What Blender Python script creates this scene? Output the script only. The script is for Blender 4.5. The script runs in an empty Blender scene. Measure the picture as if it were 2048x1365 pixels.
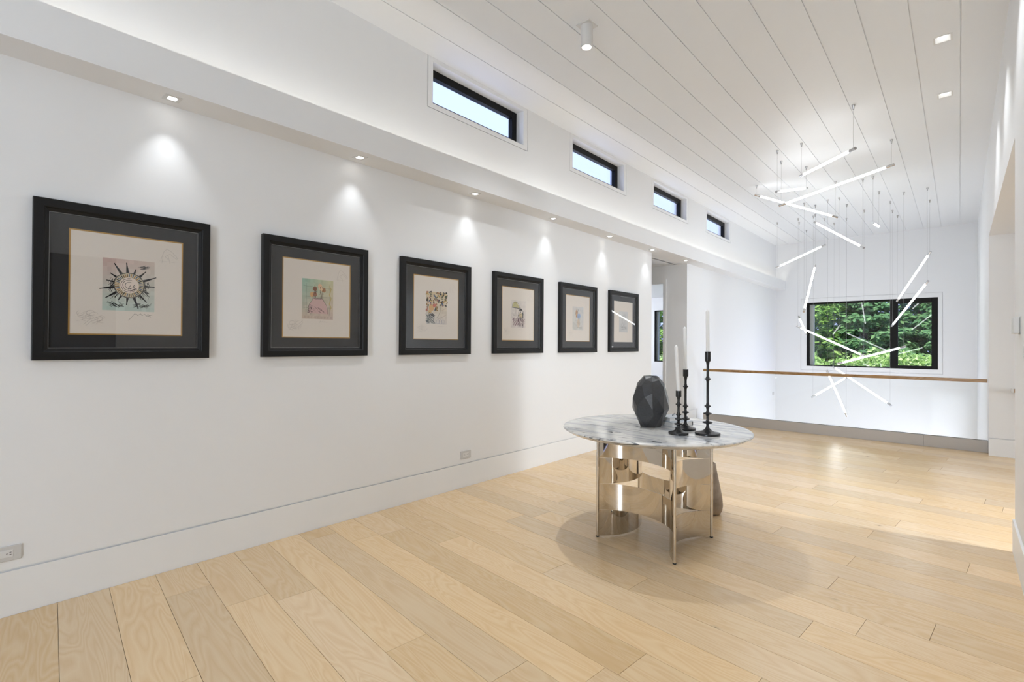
import bpy, bmesh, math, random
import numpy as np
from mathutils import Vector, Matrix

S = bpy.context.scene
COL = S.collection

# ------------------------------------------------------------------ camera
FPX = 996.67
YAW, PIT, ROL = .7315, .0061, .0059
CAMZ = 1.35
Fv = Vector((-math.sin(YAW) * math.cos(PIT), math.cos(YAW) * math.cos(PIT), math.sin(PIT)))
R0 = Vector((math.cos(YAW), math.sin(YAW), 0)); U0 = R0.cross(Fv)
Rv = R0 * math.cos(ROL) + U0 * math.sin(ROL); Uv = U0 * math.cos(ROL) - R0 * math.sin(ROL)
cd = bpy.data.cameras.new('camera'); cam = bpy.data.objects.new('camera', cd); COL.objects.link(cam)
cd.sensor_width = 36; cd.lens = FPX / 2048 * 36; cd.clip_start = .02; cd.clip_end = 300
cam.matrix_world = Matrix(((Rv.x, Uv.x, -Fv.x, 0), (Rv.y, Uv.y, -Fv.y, 0), (Rv.z, Uv.z, -Fv.z, CAMZ), (0, 0, 0, 1)))
S.camera = cam

# ------------------------------------------------------------------ world, sun, added daylight at assumed windows out of view
w = bpy.data.worlds.new('sky'); S.world = w; w.use_nodes = True
bg = w.node_tree.nodes['Background']
bg.inputs[0].default_value = (.44, .53, .98, 1); bg.inputs[1].default_value = 1.0

def light(name, kind, loc, energy, color=(1, 1, 1), rot=(0, 0, 0), size=None, sizey=None, parent=None):
    ld = bpy.data.lights.new(name, kind); ld.energy = energy; ld.color = color
    if kind == 'AREA':
        ld.shape = 'RECTANGLE'; ld.size = size; ld.size_y = sizey
    o = bpy.data.objects.new(name, ld); COL.objects.link(o); o.location = loc; o.rotation_euler = rot
    if parent: o.parent = parent
    return o
PI = math.pi
sun = light('sun', 'SUN', (0, -20, 30), 3.4, (1, .94, .84)); sun.data.angle = .01
sun.rotation_euler = Vector((0, .62, -.78)).to_track_quat('-Z', 'Y').to_euler()
DAY = (.86, .935, 1)
# area lights added to brighten the rooms in view, at assumed unseen windows
light('added_light_back', 'AREA', (-.26, -3.95, 1.50), 50, DAY, (PI / 2, 0, 0), .86, 2.1)
light('added_light_side_room', 'AREA', (8.95, 6.4, 1.35), 150, DAY, (PI / 2, 0, PI / 2), 1.6, 2.4)
light('added_light_stairwell', 'AREA', (.24, 11.6, -1.65), 46, (.93, .965, 1), (PI / 2, 0, PI / 2), 3.4, 1.9)
light('added_light_bedroom', 'AREA', (-8.95, 11.2, 1.5), 60, (.93, .97, 1), (PI / 2, 0, -PI / 2), 3.0, 1.8)

vs = S.view_settings
vs.view_transform = 'Standard'; vs.look = 'None'; vs.gamma = 1; vs.use_curve_mapping = False
vs.exposure = 1.05
S.cycles.caustics_reflective = False; S.cycles.caustics_refractive = False
S.cycles.sample_clamp_indirect = 6; S.cycles.diffuse_bounces = 5; S.cycles.transparent_max_bounces = 24

# ------------------------------------------------------------------ materials
MATS = {}
def srgb(r, g, b):
    f = lambda c: (c / 255 / 12.92) if c <= 10.3 else ((c / 255 + .055) / 1.055) ** 2.4
    return (f(r), f(g), f(b), 1)
def mat(name, color=(.8, .8, .8, 1), rough=.5, metal=0., spec=.5, emit=None, estr=0.):
    m = bpy.data.materials.new(name); m.use_nodes = True; MATS[name] = m
    b = m.node_tree.nodes['Principled BSDF']
    b.inputs['Base Color'].default_value = color; b.inputs['Roughness'].default_value = rough
    b.inputs['Metallic'].default_value = metal; b.inputs['Specular IOR Level'].default_value = spec
    if emit:
        b.inputs['Emission Color'].default_value = emit; b.inputs['Emission Strength'].default_value = estr
    return m
class NT:
    def __init__(s, m): s.t = m.node_tree; s.b = s.t.nodes['Principled BSDF']
    def n(s, typ, **k):
        x = s.t.nodes.new(typ)
        for a, v in k.items():
            if a.startswith('i_'):
                x.inputs[a[2:].replace('_', ' ')].default_value = v
            else: setattr(x, a, v)
        return x
    def l(s, a, b): s.t.links.new(a, b)
    def ramp(s, fac, stops, interp='LINEAR'):
        r = s.n('ShaderNodeValToRGB'); r.color_ramp.interpolation = interp
        e = r.color_ramp.elements
        while len(e) > 1: e.remove(e[-1])
        e[0].position, e[0].color = stops[0]
        for p, c in stops[1:]:
            q = e.new(p); q.color = c
        s.l(fac, r.inputs[0]); return r.outputs[0]

def paint(name, c, rough=.55):
    m = mat(name, c, rough, spec=.3); t = NT(m)
    co = t.n('ShaderNodeTexCoord')
    no = t.n('ShaderNodeTexNoise', i_Scale=260., i_Detail=2.)
    t.l(co.outputs['Object'], no.inputs['Vector'])
    bp = t.n('ShaderNodeBump', i_Strength=.04, i_Distance=.002)
    t.l(no.outputs[0], bp.inputs['Height']); t.l(bp.outputs[0], t.b.inputs['Normal'])
    return m
paint('wall_paint', (.822, .832, .84, 1)); paint('ceiling_paint', (.81, .832, .855, 1), .45); paint('trim_paint', (.83, .84, .845, 1), .4)
mat('black_frame', (.006, .0055, .005, 1), .5, spec=.2)
mat('black_wood', (.008, .008, .0083, 1), .45, spec=.3)
mat('mat_board', (.030, .030, .031, 1), .75, spec=.2)
mat('gold_fillet', srgb(190, 150, 85), .35, metal=.7)
mat('silver_fillet', (.25, .25, .25, 1), .35, metal=1.)
mat('paper', srgb(226, 218, 208), .8, spec=.1)
mat('plastic_white', (.72, .72, .71, 1), .35)
mat('plastic_grey', (.60, .60, .59, 1), .4)
mat('dark_slot', (.02, .02, .02, 1), .6)
mat('black_iron', (.012, .0125, .014, 1), .27)
mat('wax', (.90, .90, .89, 1), .45)
mat('steel', (.55, .54, .53, 1), .22, metal=1.)
mat('cable_steel', (.42, .42, .42, 1), .4, metal=.6)
mat('rubber', (.012, .012, .012, 1), .5)
mat('nickel', (.64, .59, .52, 1), .04, metal=1.)
mat('tube_glow', (1, 1, 1, 1), .5, emit=(.95, .98, 1, 1), estr=5.)
mat('lamp_glow', (1, 1, 1, 1), .5, emit=(1, .97, .92, 1), estr=7.)
mat('lamp_soft', (1, 1, 1, 1), .5, emit=(1, .98, .95, 1), estr=1.0)
mat('dark_opening', (.02, .014, .010, 1), .35)
mat('bed_linen', (.85, .85, .86, 1), .8)
mat('stem', (.05, .035, .025, 1), .9)
mat('grass_ground', (.10, .17, .04, 1), .95)
mat('render_grey', (.45, .45, .44, 1), .8)
mat('book_cover', srgb(190, 196, 202), .25)
mat('book_page', (.75, .74, .72, 1), .7)
mat('book_edge', (.08, .085, .09, 1), .4)

# brushed taupe metal of the railing base
m = mat('base_metal', srgb(190, 186, 182), .34, metal=.1); t = NT(m)
co = t.n('ShaderNodeTexCoord'); mp = t.n('ShaderNodeMapping'); mp.inputs['Scale'].default_value = (1.5, 60, 400)
no = t.n('ShaderNodeTexNoise', i_Scale=3., i_Detail=3.)
t.l(co.outputs['Object'], mp.inputs[0]); t.l(mp.outputs[0], no.inputs['Vector'])
mr = t.n('ShaderNodeMapRange'); mr.inputs[3].default_value = .28; mr.inputs[4].default_value = .45
t.l(no.outputs[0], mr.inputs[0]); t.l(mr.outputs[0], t.b.inputs['Roughness'])

# taupe stone floor vase
m = mat('taupe_stone', srgb(150, 136, 122), .45, metal=.35); t = NT(m)
co = t.n('ShaderNodeTexCoord'); no = t.n('ShaderNodeTexNoise', i_Scale=14., i_Detail=5.)
t.l(co.outputs['Object'], no.inputs['Vector'])
t.l(t.ramp(no.outputs[0], [(.3, srgb(128, 116, 104)), (.7, srgb(166, 152, 138))]), t.b.inputs['Base Color'])

# charcoal ceramic
m = mat('charcoal', (.032, .034, .038, 1), .30, spec=.7); t = NT(m)
co = t.n('ShaderNodeTexCoord'); no = t.n('ShaderNodeTexNoise', i_Scale=90., i_Detail=4.)
t.l(co.outputs['Object'], no.inputs['Vector'])
t.l(t.ramp(no.outputs[0], [(.3, (.026, .027, .030, 1)), (.7, (.040, .042, .047, 1))]), t.b.inputs['Base Color'])

# oak, one board at a time: grain in the board's own length, tone by object
def oak(name, dark, mid, lite, boards=True):
    m = mat(name, mid, .33, spec=.45); t = NT(m)
    co = t.n('ShaderNodeTexCoord'); oi = t.n('ShaderNodeObjectInfo')
    ad = t.n('ShaderNodeVectorMath', operation='ADD'); mu = t.n('ShaderNodeVectorMath', operation='SCALE'); mu.inputs['Scale'].default_value = 37.
    cx = t.n('ShaderNodeCombineXYZ'); 
    t.l(oi.outputs['Random'], cx.inputs[0]); t.l(oi.outputs['Random'], cx.inputs[1]); t.l(cx.outputs[0], mu.inputs[0])
    t.l(co.outputs['Object'], ad.inputs[0]); t.l(mu.outputs[0], ad.inputs[1])
    # cathedral grain: rings from a stretched, warped noise
    mp = t.n('ShaderNodeMapping'); mp.inputs['Scale'].default_value = (.55, 4.2, 1)
    t.l(ad.outputs[0], mp.inputs[0])
    big = t.n('ShaderNodeTexNoise', i_Scale=1.5, i_Detail=2.5, i_Distortion=.7)
    t.l(mp.outputs[0], big.inputs['Vector'])
    rg = t.n('ShaderNodeMath', operation='MULTIPLY'); rg.inputs[1].default_value = 17.
    t.l(big.outputs[0], rg.inputs[0])
    fr = t.n('ShaderNodeMath', operation='PINGPONG'); fr.inputs[1].default_value = .5
    t.l(rg.outputs[0], fr.inputs[0])
    mp2 = t.n('ShaderNodeMapping'); mp2.inputs['Scale'].default_value = (3.2, 95, 1); t.l(ad.outputs[0], mp2.inputs[0])
    fine = t.n('ShaderNodeTexNoise', i_Scale=1.6, i_Detail=4., i_Roughness=.65); t.l(mp2.outputs[0], fine.inputs['Vector'])
    mx = t.n('ShaderNodeMix', data_type='FLOAT'); mx.inputs[0].default_value = .45
    f2 = t.n('ShaderNodeMath', operation='MULTIPLY'); f2.inputs[1].default_value = 2.; t.l(fr.outputs[0], f2.inputs[0])
    t.l(f2.outputs[0], mx.inputs[2]); t.l(fine.outputs[0], mx.inputs[3])
    colr = t.ramp(mx.outputs[0], [(.12, dark), (.42, mid), (.8, lite)])
    # per-board tone
    hs = t.n('ShaderNodeHueSaturation'); t.l(colr, hs.inputs['Color'])
    v = t.n('ShaderNodeMapRange'); v.inputs[3].default_value = .90; v.inputs[4].default_value = 1.07
    t.l(oi.outputs['Random'], v.inputs[0]); t.l(v.outputs[0], hs.inputs['Value'])
    wn = t.n('ShaderNodeTexWhiteNoise', noise_dimensions='1D'); t.l(oi.outputs['Random'], wn.inputs['W'])
    sv = t.n('ShaderNodeMapRange'); sv.inputs[3].default_value = .93; sv.inputs[4].default_value = 1.07
    t.l(wn.outputs[0], sv.inputs[0]); t.l(sv.outputs[0], hs.inputs['Saturation'])
    last = hs.outputs[0]
    if boards:   # knots
        mk = t.n('ShaderNodeMapping'); mk.inputs['Scale'].default_value = (1.5, 2.6, 1); t.l(ad.outputs[0], mk.inputs[0])
        vo = t.n('ShaderNodeTexVoronoi', i_Scale=1.25); vo.inputs['Randomness'].default_value = 1.
        t.l(mk.outputs[0], vo.inputs['Vector'])
        nk = t.n('ShaderNodeTexNoise', i_Scale=30., i_Detail=2.); t.l(ad.outputs[0], nk.inputs['Vector'])
        sb = t.n('ShaderNodeMath', operation='MULTIPLY_ADD'); sb.inputs[1].default_value = .035
        t.l(nk.outputs[0], sb.inputs[0]); t.l(vo.outputs['Distance'], sb.inputs[2])
        kf = t.ramp(sb.outputs[0], [(.026, (.85, .85, .85, 1)), (.042, (.22, .22, .22, 1)), (.085, (0, 0, 0, 1))])
        mm = t.n('ShaderNodeMix', data_type='RGBA'); t.l(kf, mm.inputs[0]); t.l(last, mm.inputs[6])
        mm.inputs[7].default_value = srgb(104, 86, 68); last = mm.outputs[2]
    t.l(last, t.b.inputs['Base Color'])
    bp = t.n('ShaderNodeBump', i_Strength=.05, i_Distance=.001); t.l(fine.outputs[0], bp.inputs['Height']); t.l(bp.outputs[0], t.b.inputs['Normal'])
    rr = t.n('ShaderNodeMapRange'); rr.inputs[3].default_value = .20; rr.inputs[4].default_value = .30
    t.l(fine.outputs[0], rr.inputs[0]); t.l(rr.outputs[0], t.b.inputs['Roughness'])
    return m
oak('oak_floor', srgb(220, 188, 145), srgb(225, 195, 154), srgb(229, 203, 164))
oak('oak_rail', srgb(150, 115, 72), srgb(172, 136, 92), srgb(186, 150, 106), boards=False)
mat('floor_gap', srgb(120, 92, 60), .8)

# veined marble
m = mat('marble', (.8, .8, .8, 1), .12, spec=.5); t = NT(m)
co = t.n('ShaderNodeTexCoord'); mp = t.n('ShaderNodeMapping'); mp.inputs['Scale'].default_value = (1.0, 6.5, 6.5); mp.inputs['Rotation'].default_value = (0, 0, -.62)
t.l(co.outputs['Object'], mp.inputs[0])
n1 = t.n('ShaderNodeTexNoise', i_Scale=1.55, i_Detail=6., i_Roughness=.62, i_Distortion=.6); t.l(mp.outputs[0], n1.inputs['Vector'])
n2 = t.n('ShaderNodeTexNoise', i_Scale=4.4, i_Detail=7., i_Roughness=.6, i_Distortion=1.0); t.l(mp.outputs[0], n2.inputs['Vector'])
c1 = t.ramp(n1.outputs[0], [(.30, srgb(128, 133, 141)), (.42, srgb(182, 184, 187)), (.52, srgb(218, 217, 213)), (.75, srgb(226, 224, 219))])
c2 = t.ramp(n2.outputs[0], [(.32, (1, 1, 1, 1)), (.365, (.85, .85, .85, 1)), (.42, (0, 0, 0, 1))])
mm = t.n('ShaderNodeMix', data_type='RGBA'); t.l(c2, mm.inputs[0]); t.l(c1, mm.inputs[6]); mm.inputs[7].default_value = srgb(84, 88, 94)
t.l(mm.outputs[2], t.b.inputs['Base Color'])

# architectural glass: clear with a Fresnel reflection
def glass(name, tint=(1, 1, 1, 1), ior=1.45):
    m = bpy.data.materials.new(name); m.use_nodes = True; MATS[name] = m
    t = m.node_tree; t.nodes.clear()
    o = t.nodes.new('ShaderNodeOutputMaterial'); mx = t.nodes.new('ShaderNodeMixShader')
    tr = t.nodes.new('ShaderNodeBsdfTransparent'); tr.inputs[0].default_value = tint
    gl = t.nodes.new('ShaderNodeBsdfGlossy'); gl.inputs['Roughness'].default_value = 0.
    fr = t.nodes.new('ShaderNodeFresnel')
    ge = t.nodes.new('ShaderNodeNewGeometry'); io = t.nodes.new('ShaderNodeMix'); io.data_type = 'FLOAT'   # both faces of the sheet reflect alike
    io.inputs[2].default_value = ior; io.inputs[3].default_value = 1 / ior
    t.links.new(ge.outputs['Backfacing'], io.inputs[0]); t.links.new(io.outputs[0], fr.inputs[0])
    t.links.new(fr.outputs[0], mx.inputs[0]); t.links.new(tr.outputs[0], mx.inputs[1]); t.links.new(gl.outputs[0], mx.inputs[2])
    t.links.new(mx.outputs[0], o.inputs[0])
glass('window_glass', (.97, .99, .98, 1)); glass('rail_glass', (.975, .985, .98, 1), 1.3); glass('picture_glass', (1, 1, 1, 1), 1.46)

# leaves: tone varies from leaf to leaf
def leafmat(name, a, b, c):
    m = mat(name, b, .6, spec=.2); t = NT(m)
    g = t.n('ShaderNodeNewGeometry')
    cr = t.ramp(g.outputs['Random Per Island'], [(0, a), (.5, b), (1, c)])
    t.l(cr, t.b.inputs['Base Color'])
    tl = t.n('ShaderNodeBsdfTranslucent'); t.l(cr, tl.inputs[0])
    mx = t.n('ShaderNodeMixShader'); mx.inputs[0].default_value = .35
    out = t.t.nodes['Material Output']
    t.l(t.b.outputs[0], mx.inputs[1]); t.l(tl.outputs[0], mx.inputs[2]); t.l(mx.outputs[0], out.inputs[0])
leafmat('leaf_light', srgb(98, 138, 66), srgb(128, 168, 84), srgb(158, 192, 104))
leafmat('leaf_mid', srgb(74, 114, 74), srgb(98, 140, 90), srgb(126, 164, 108))
leafmat('leaf_blue', srgb(70, 106, 92), srgb(90, 130, 110), srgb(116, 152, 126))
leafmat('leaf_shrub', srgb(120, 158, 80), srgb(156, 190, 108), srgb(200, 218, 160))

# print: colour of each stroke from the mesh's colour attribute
m = mat('print_ink', rough=.85, spec=.1); t = NT(m)
at = t.n('ShaderNodeVertexColor'); at.layer_name = 'ink'; t.l(at.outputs[0], t.b.inputs['Base Color'])

# ------------------------------------------------------------------ mesh building
def tag(o, label=None, cat=None, group=None, kind=None):
    if label: o['label'] = label
    if cat: o['category'] = cat
    if group: o['group'] = group
    if kind: o['kind'] = kind
    return o
def empty(name, loc=(0, 0, 0), label=None, cat=None, group=None, kind=None):
    o = bpy.data.objects.new(name, None); COL.objects.link(o); o.location = loc; o.empty_display_size = .1
    return tag(o, label, cat, group, kind)
class MB:
    def __init__(s): s.v = []; s.f = []; s.sm = []
    def add(s, v, f, smooth=False):
        b = len(s.v); s.v += [tuple(p) for p in v]; s.f += [tuple(b + i for i in q) for q in f]; s.sm += [smooth] * len(f); return s
    def box(s, a, b):
        x0, x1 = sorted((a[0], b[0])); y0, y1 = sorted((a[1], b[1])); z0, z1 = sorted((a[2], b[2]))
        v = [(x0, y0, z0), (x1, y0, z0), (x1, y1, z0), (x0, y1, z0), (x0, y0, z1), (x1, y0, z1), (x1, y1, z1), (x0, y1, z1)]
        return s.add(v, [(0, 3, 2, 1), (4, 5, 6, 7), (0, 1, 5, 4), (1, 2, 6, 5), (2, 3, 7, 6), (3, 0, 4, 7)])
    def rod(s, p, q, r, n=12, r2=None, caps=True):
        p, q = Vector(p), Vector(q); d = (q - p).normalized(); r2 = r if r2 is None else r2
        a = d.orthogonal().normalized(); b = d.cross(a)
        v = [p + (a * math.cos(2 * PI * i / n) + b * math.sin(2 * PI * i / n)) * r for i in range(n)] + \
            [q + (a * math.cos(2 * PI * i / n) + b * math.sin(2 * PI * i / n)) * r2 for i in range(n)]
        s.add(v, [(i, (i + 1) % n, n + (i + 1) % n, n + i) for i in range(n)], True)
        if caps: s.add(v, [tuple(range(n - 1, -1, -1)), tuple(range(n, 2 * n))])
        return s
    def lathe(s, prof, n=32, c=(0, 0, 0), scale=None, smooth=True):
        v = []; f = []
        for r, z in prof:
            for i in range(n):
                a = 2 * PI * i / n
                v.append((c[0] + r * math.cos(a), c[1] + r * math.sin(a), c[2] + z))
        k = len(prof)
        for j in range(k - 1):
            for i in range(n):
                f.append((j * n + i, j * n + (i + 1) % n, (j + 1) * n + (i + 1) % n, (j + 1) * n + i))
        s.add(v, f, smooth)
        s.add(v[:n], [tuple(range(n - 1, -1, -1))]); s.add(v[-n:], [tuple(range(n))])
        return s
    def prism(s, poly, z0, z1):
        n = len(poly); v = [(x, y, z0) for x, y in poly] + [(x, y, z1) for x, y in poly]
        return s.add(v, [tuple(range(n - 1, -1, -1)), tuple(range(n, 2 * n))] + [(i, (i + 1) % n, n + (i + 1) % n, n + i) for i in range(n)])
    def build(s, name, m, parent=None, bevel=0., angle=None, loc=None):
        me = bpy.data.meshes.new(name); me.from_pydata(s.v, [], s.f)
        me.polygons.foreach_set('use_smooth', s.sm)
        if angle is not None:
            me.polygons.foreach_set('use_smooth', [True] * len(s.f)); me.set_sharp_from_angle(angle=angle)
        me.materials.append(MATS[m]); me.update()
        o = bpy.data.objects.new(name, me); COL.objects.link(o)
        if parent: o.parent = parent
        if loc: o.location = loc
        if bevel:
            b = o.modifiers.new('bevel', 'BEVEL'); b.width = bevel; b.segments = 2; b.limit_method = 'ANGLE'
        return o
def weld(o, d=1e-5):
    bm = bmesh.new(); bm.from_mesh(o.data); bmesh.ops.remove_doubles(bm, verts=bm.verts, dist=d); bm.to_mesh(o.data); bm.free(); return o
def slab(mb, axis, a0, a1, u, v, holes=()):
    """boxes that fill u x v on a wall of thickness a0..a1, with rectangular holes (u0,u1,v0,v1)"""
    us = sorted({u[0], u[1], *[q for h in holes for q in h[:2] if u[0] < q < u[1]]})
    for i in range(len(us) - 1):
        c = (us[i] + us[i + 1]) / 2
        cuts = sorted((h[2], h[3]) for h in holes if h[0] < c < h[1])
        lo = v[0]
        for h0, h1 in cuts + [(v[1], v[1])]:
            if h0 > lo + 1e-6:
                p = {'x': ((a0, us[i], lo), (a1, us[i + 1], h0)), 'y': ((us[i], a0, lo), (us[i + 1], a1, h0)), 'z': ((us[i], lo, a0), (us[i + 1], h0, a1))}[axis]
                mb.box(*p)
            lo = max(lo, h1)
    return mb
def ring(mb, axis, a0, a1, outer, inner):
    """rectangular frame as four boxes; outer/inner = (u0,u1,v0,v1)"""
    return slab(mb, axis, a0, a1, outer[:2], outer[2:], [inner])
def struct(mb, name, m, label, cat, **k):
    return tag(mb.build(name, m, **k), label, cat, kind='structure')

W = -3.47; XR = .273; YF = 13.887; ZC = 3.888; ZS = 2.748; YR = 8.767; YB = -4.0; ZL = -2.9
OPEN0, OPEN1 = 7.025, 8.345          # corridor opening in the left wall
SIDE0, SIDE1, SIDEZ = 4.66, 8.57, 2.735   # opening in the right wall

# ------------------------------------------------------------------ floor with its oak boards
fb = MB(); 
for a, b in (((W - .05, YB), (XR + .01, YR + .1)), ((XR + .01, SIDE0 - 1.6), (9.1, SIDE1 + .05)), ((-6.1, OPEN0 - .05), (W - .05, OPEN1 + .1)), ((-9.1, OPEN1 + .1), (W - .05, YF))):
    fb.box((a[0], a[1], -.25), (b[0], b[1], -.014))
floor = struct(fb, 'floor', 'floor_gap', 'pale oak floor of wide boards laid across the hall', 'floor')
TH = math.radians(-5.3); EX = np.array([math.cos(TH), math.sin(TH)]); EN = np.array([-math.sin(TH), math.cos(TH)])
PW, PO = .2094, .037
def clip(poly, x0, x1, y0, y1):
    for ax, lim, sg in ((0, x0, 1), (0, x1, -1), (1, y0, 1), (1, y1, -1)):
        out = []
        for i in range(len(poly)):
            a, b = poly[i], poly[(i + 1) % len(poly)]
            da, db = sg * (a[ax] - lim), sg * (b[ax] - lim)
            if da >= 0: out.append(a)
            if (da >= 0) != (db >= 0):
                k = da / (da - db); out.append((a[0] + k * (b[0] - a[0]), a[1] + k * (b[1] - a[1])))
        poly = out
        if not poly: break
    return poly
JO = {1: -2.345, 2: -3.17, 4: -2.745, 5: -1.97, 6: -1.515, 7: -3.225, 8: -1.20, 9: -2.81, 10: -2.03, 11: -1.58, 12: -.79, 14: -.378, 17: -.85, 18: -1.355,
      19: -.34, 21: -1.56, 22: -.79, 23: -1.255, 24: -1.65, 26: -.765, 32: -1.89}
rnd = random.Random(4)
RECTS = [(W + .003, XR, -1.4, YR - .001), (XR, 1.3, SIDE0, SIDE1 - .003), (-5.2, W + .003, OPEN0 + .003, OPEN1 - .003)]
for k in range(-9, 44):
    j0 = JO.get(k, rnd.uniform(-2.6, -.4)); js = [j0]
    while js[-1] < 2.2: js.append(js[-1] + rnd.uniform(1.75, 2.25))
    while js[0] > -6.2: js.insert(0, js[0] - rnd.uniform(1.75, 2.25))
    n0, n1 = PO + k * PW + .0009, PO + (k + 1) * PW - .0009
    for a, b in zip(js[:-1], js[1:]):
        q = [tuple(EX * s + EN * n) for s, n in ((a + .0009, n0), (b - .0009, n0), (b - .0009, n1), (a + .0009, n1))]
        c = EX * (a + b) / 2 + EN * (n0 + n1) / 2
        mb = MB()
        for r in RECTS:
            p = clip(q, *r)
            if len(p) >= 3:
                loc = [((np.array(v) - c) @ EX, (np.array(v) - c) @ EN) for v in p]
                mb.prism(loc, -.014, 0)
        if mb.v:
            o = mb.build('floorboard', 'oak_floor', floor, loc=(c[0], c[1], 0)); o.rotation_euler.z = TH

# floor of the storey below, at the foot of the stairwell
lf = MB().box((W - .05, YR - 3, ZL - .2), (XR + .05, YF + .05, ZL))
struct(lf, 'floor', 'oak_floor', 'pale oak floor of the storey below the stairwell', 'floor')

# ------------------------------------------------------------------ ceiling boards
LIGHTS_SQ = [(-.102, 5.408), (-.108, 6.631), (-.102, 4.186), (-.102, 2.964), (-.102, 1.742), (-.102, .52)]   # all beyond the seen pair are added, out of view, to brighten the hall
cb = slab(MB(), 'z', ZC + .0075, ZC + .2, (W - .3, XR + .3), (YB, YF + .2), [(x - .055, x + .055, y - .06, y + .06) for x, y in LIGHTS_SQ])
ceil = struct(cb, 'ceiling', 'ceiling_paint', 'high white ceiling of long grooved boards', 'ceiling')
gx = [W - .01] + [-3.178 + .2896 * i for i in range(12)] + [XR + .01]
for a, b in zip(gx[:-1], gx[1:]):
    holes = [(x - .055, x + .055, y - .06, y + .06) for x, y in LIGHTS_SQ if a < x < b]
    mb = slab(MB(), 'z', ZC, ZC + .0085, (a + .004, b - .004), (YB, YF), holes)
    mb.build('ceiling_board', 'ceiling_paint', ceil)

# ------------------------------------------------------------------ walls
# clerestory windows: outer trim and inner opening
CL = [2.738 + 2.1435 * i for i in range(4)]
clo = [(y, y + 1.36, 3.430, ZC + .004) for y in CL]; cli = [(y + .06, y + 1.293, 3.48, 3.848) for y in CL]
wl = MB()
slab(wl, 'x', W - .22, W - .012, (YB, OPEN0), (-.2, ZS)); slab(wl, 'x', W - .012, W, (YB, OPEN0), (.228, ZS))
slab(wl, 'x', W - .22, W - .012, (OPEN1, YF + .2), (ZL, ZS)); slab(wl, 'x', W - .012, W, (OPEN1, YR + .05), (.228, ZS)); slab(wl, 'x', W - .012, W, (YR + .05, YF), (ZL, ZS))
slab(wl, 'x', W - .22, W, (YB, YF + .2), (ZS, ZC + .05), clo)
struct(wl, 'wall_left', 'wall_paint', 'long white gallery wall hung with framed prints', 'wall')
b = MB(); b.box((W - .012, YB, 0), (W + .0015, OPEN0, .218)); struct(b, 'baseboard_left', 'trim_paint', 'tall flush white baseboard along the gallery wall', 'baseboard')
b = MB(); b.box((W - .012, OPEN1, 0), (W + .0015, YR - .01, .218)); struct(b, 'baseboard_left', 'trim_paint', 'short white baseboard between corridor opening and glass railing', 'baseboard')

# cove soffit along the left wall
prof = [(W, ZS), (-3.240, ZS), (-3.240, 2.962), (-3.262, 2.962), (-3.262, 2.85), (W, 2.85)]
sf = MB(); n = len(prof)
v = [(x, YB, z) for x, z in prof] + [(x, YF, z) for x, z in prof]
sf.add(v, [(i, (i + 1) % n, n + (i + 1) % n, n + i) for i in range(n)] + [(5, 4, 3, 0), (3, 2, 1, 0), (6, 9, 10, 11), (6, 7, 8, 9)])
struct(sf, 'trim_1', 'wall_paint', 'white cove soffit running along the top of the gallery wall', 'soffit')
cv = empty('cove_light', (-3.30, 3, 2.862), 'warm strip light hidden in the white cove soffit', 'light')
MB().box((-.012, -6.9, -.012), (.012, 10.8, .0)).build('strip', 'plastic_white', cv)
light('cove_light_glow', 'AREA', (0, 1.95, .004), 10, (1, .93, .83), (0, PI - .35, 0), .02, 17.6, cv)

# right wall with the side opening
b = MB(); slab(b, 'x', XR, XR + .2, (YB, YF + .2), (-.2, ZC + .05), [(SIDE0, SIDE1, -.2, SIDEZ), (SIDE0, SIDE1 + .012, -.2, .223), (.28, 1.22, -.2, 2.3)])
slab(b, 'x', XR, XR + .2, (SIDE1, YF + .2), (ZL, -.2), [(9.8, 13.4, -2.65, -.65)])
struct(b, 'wall_right', 'wall_paint', 'white wall on the right with a wide opening', 'wall')
b = MB(); b.box((XR - .012, 1.24, 0), (XR, SIDE0, .215)); struct(b, 'baseboard_right', 'trim_paint', 'white baseboard of the right wall before the opening', 'baseboard')
# far jamb of the side opening: wall of the side room, with its baseboard
b = MB(); b.box((XR + .2, SIDE1 + .012, -.2), (9.1, SIDE1 + .2, ZC)); b.box((XR + .2, SIDE1, .223), (9.1, SIDE1 + .012, 2.9))
struct(b, 'wall_side', 'wall_paint', 'grey shaded white wall inside the right opening', 'wall')
b = MB(); b.box((XR, SIDE1 - .002, 0), (9.0, SIDE1 + .012, .215)); struct(b, 'baseboard_side', 'trim_paint', 'white baseboard inside the right opening', 'baseboard')
# side room shell
b = MB(); b.box((XR + .2, SIDE0 - 1.65, -.2), (9.1, SIDE0 - 1.5, 2.9)); struct(b, 'wall_side', 'wall_paint', 'white near wall of the side room', 'wall')
b = MB(); slab(b, 'x', 9.0, 9.15, (SIDE0 - 1.6, SIDE1 + .2), (-.2, 2.9), [(5.55, 7.25, .08, 2.6)]); struct(b, 'wall_side', 'wall_paint', 'white outer wall of the side room', 'wall')
b = MB(); b.box((XR + .2, SIDE0 - 1.6, SIDEZ + .0), (9.1, SIDE1 + .1, 2.95)); struct(b, 'ceiling', 'ceiling_paint', 'low white ceiling of the side room', 'ceiling')
# far wall with its window
b = MB(); slab(b, 'y', YF, YF + .22, (W - .1, XR + .1), (ZL, ZC + .05), [(-2.905, -.258, .76, 2.505)])
struct(b, 'wall_far', 'wall_paint', 'white far wall of the stairwell around the picture window', 'wall')
# back wall, opening for the added glazing
b = MB(); slab(b, 'y', YB - .2, YB, (W - .2, XR + .2), (-.2, ZC + .05), [(-.72, .2, .42, 2.58)])
struct(b, 'wall_back', 'wall_paint', 'white wall behind the camera with an added tall window', 'wall')
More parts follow.
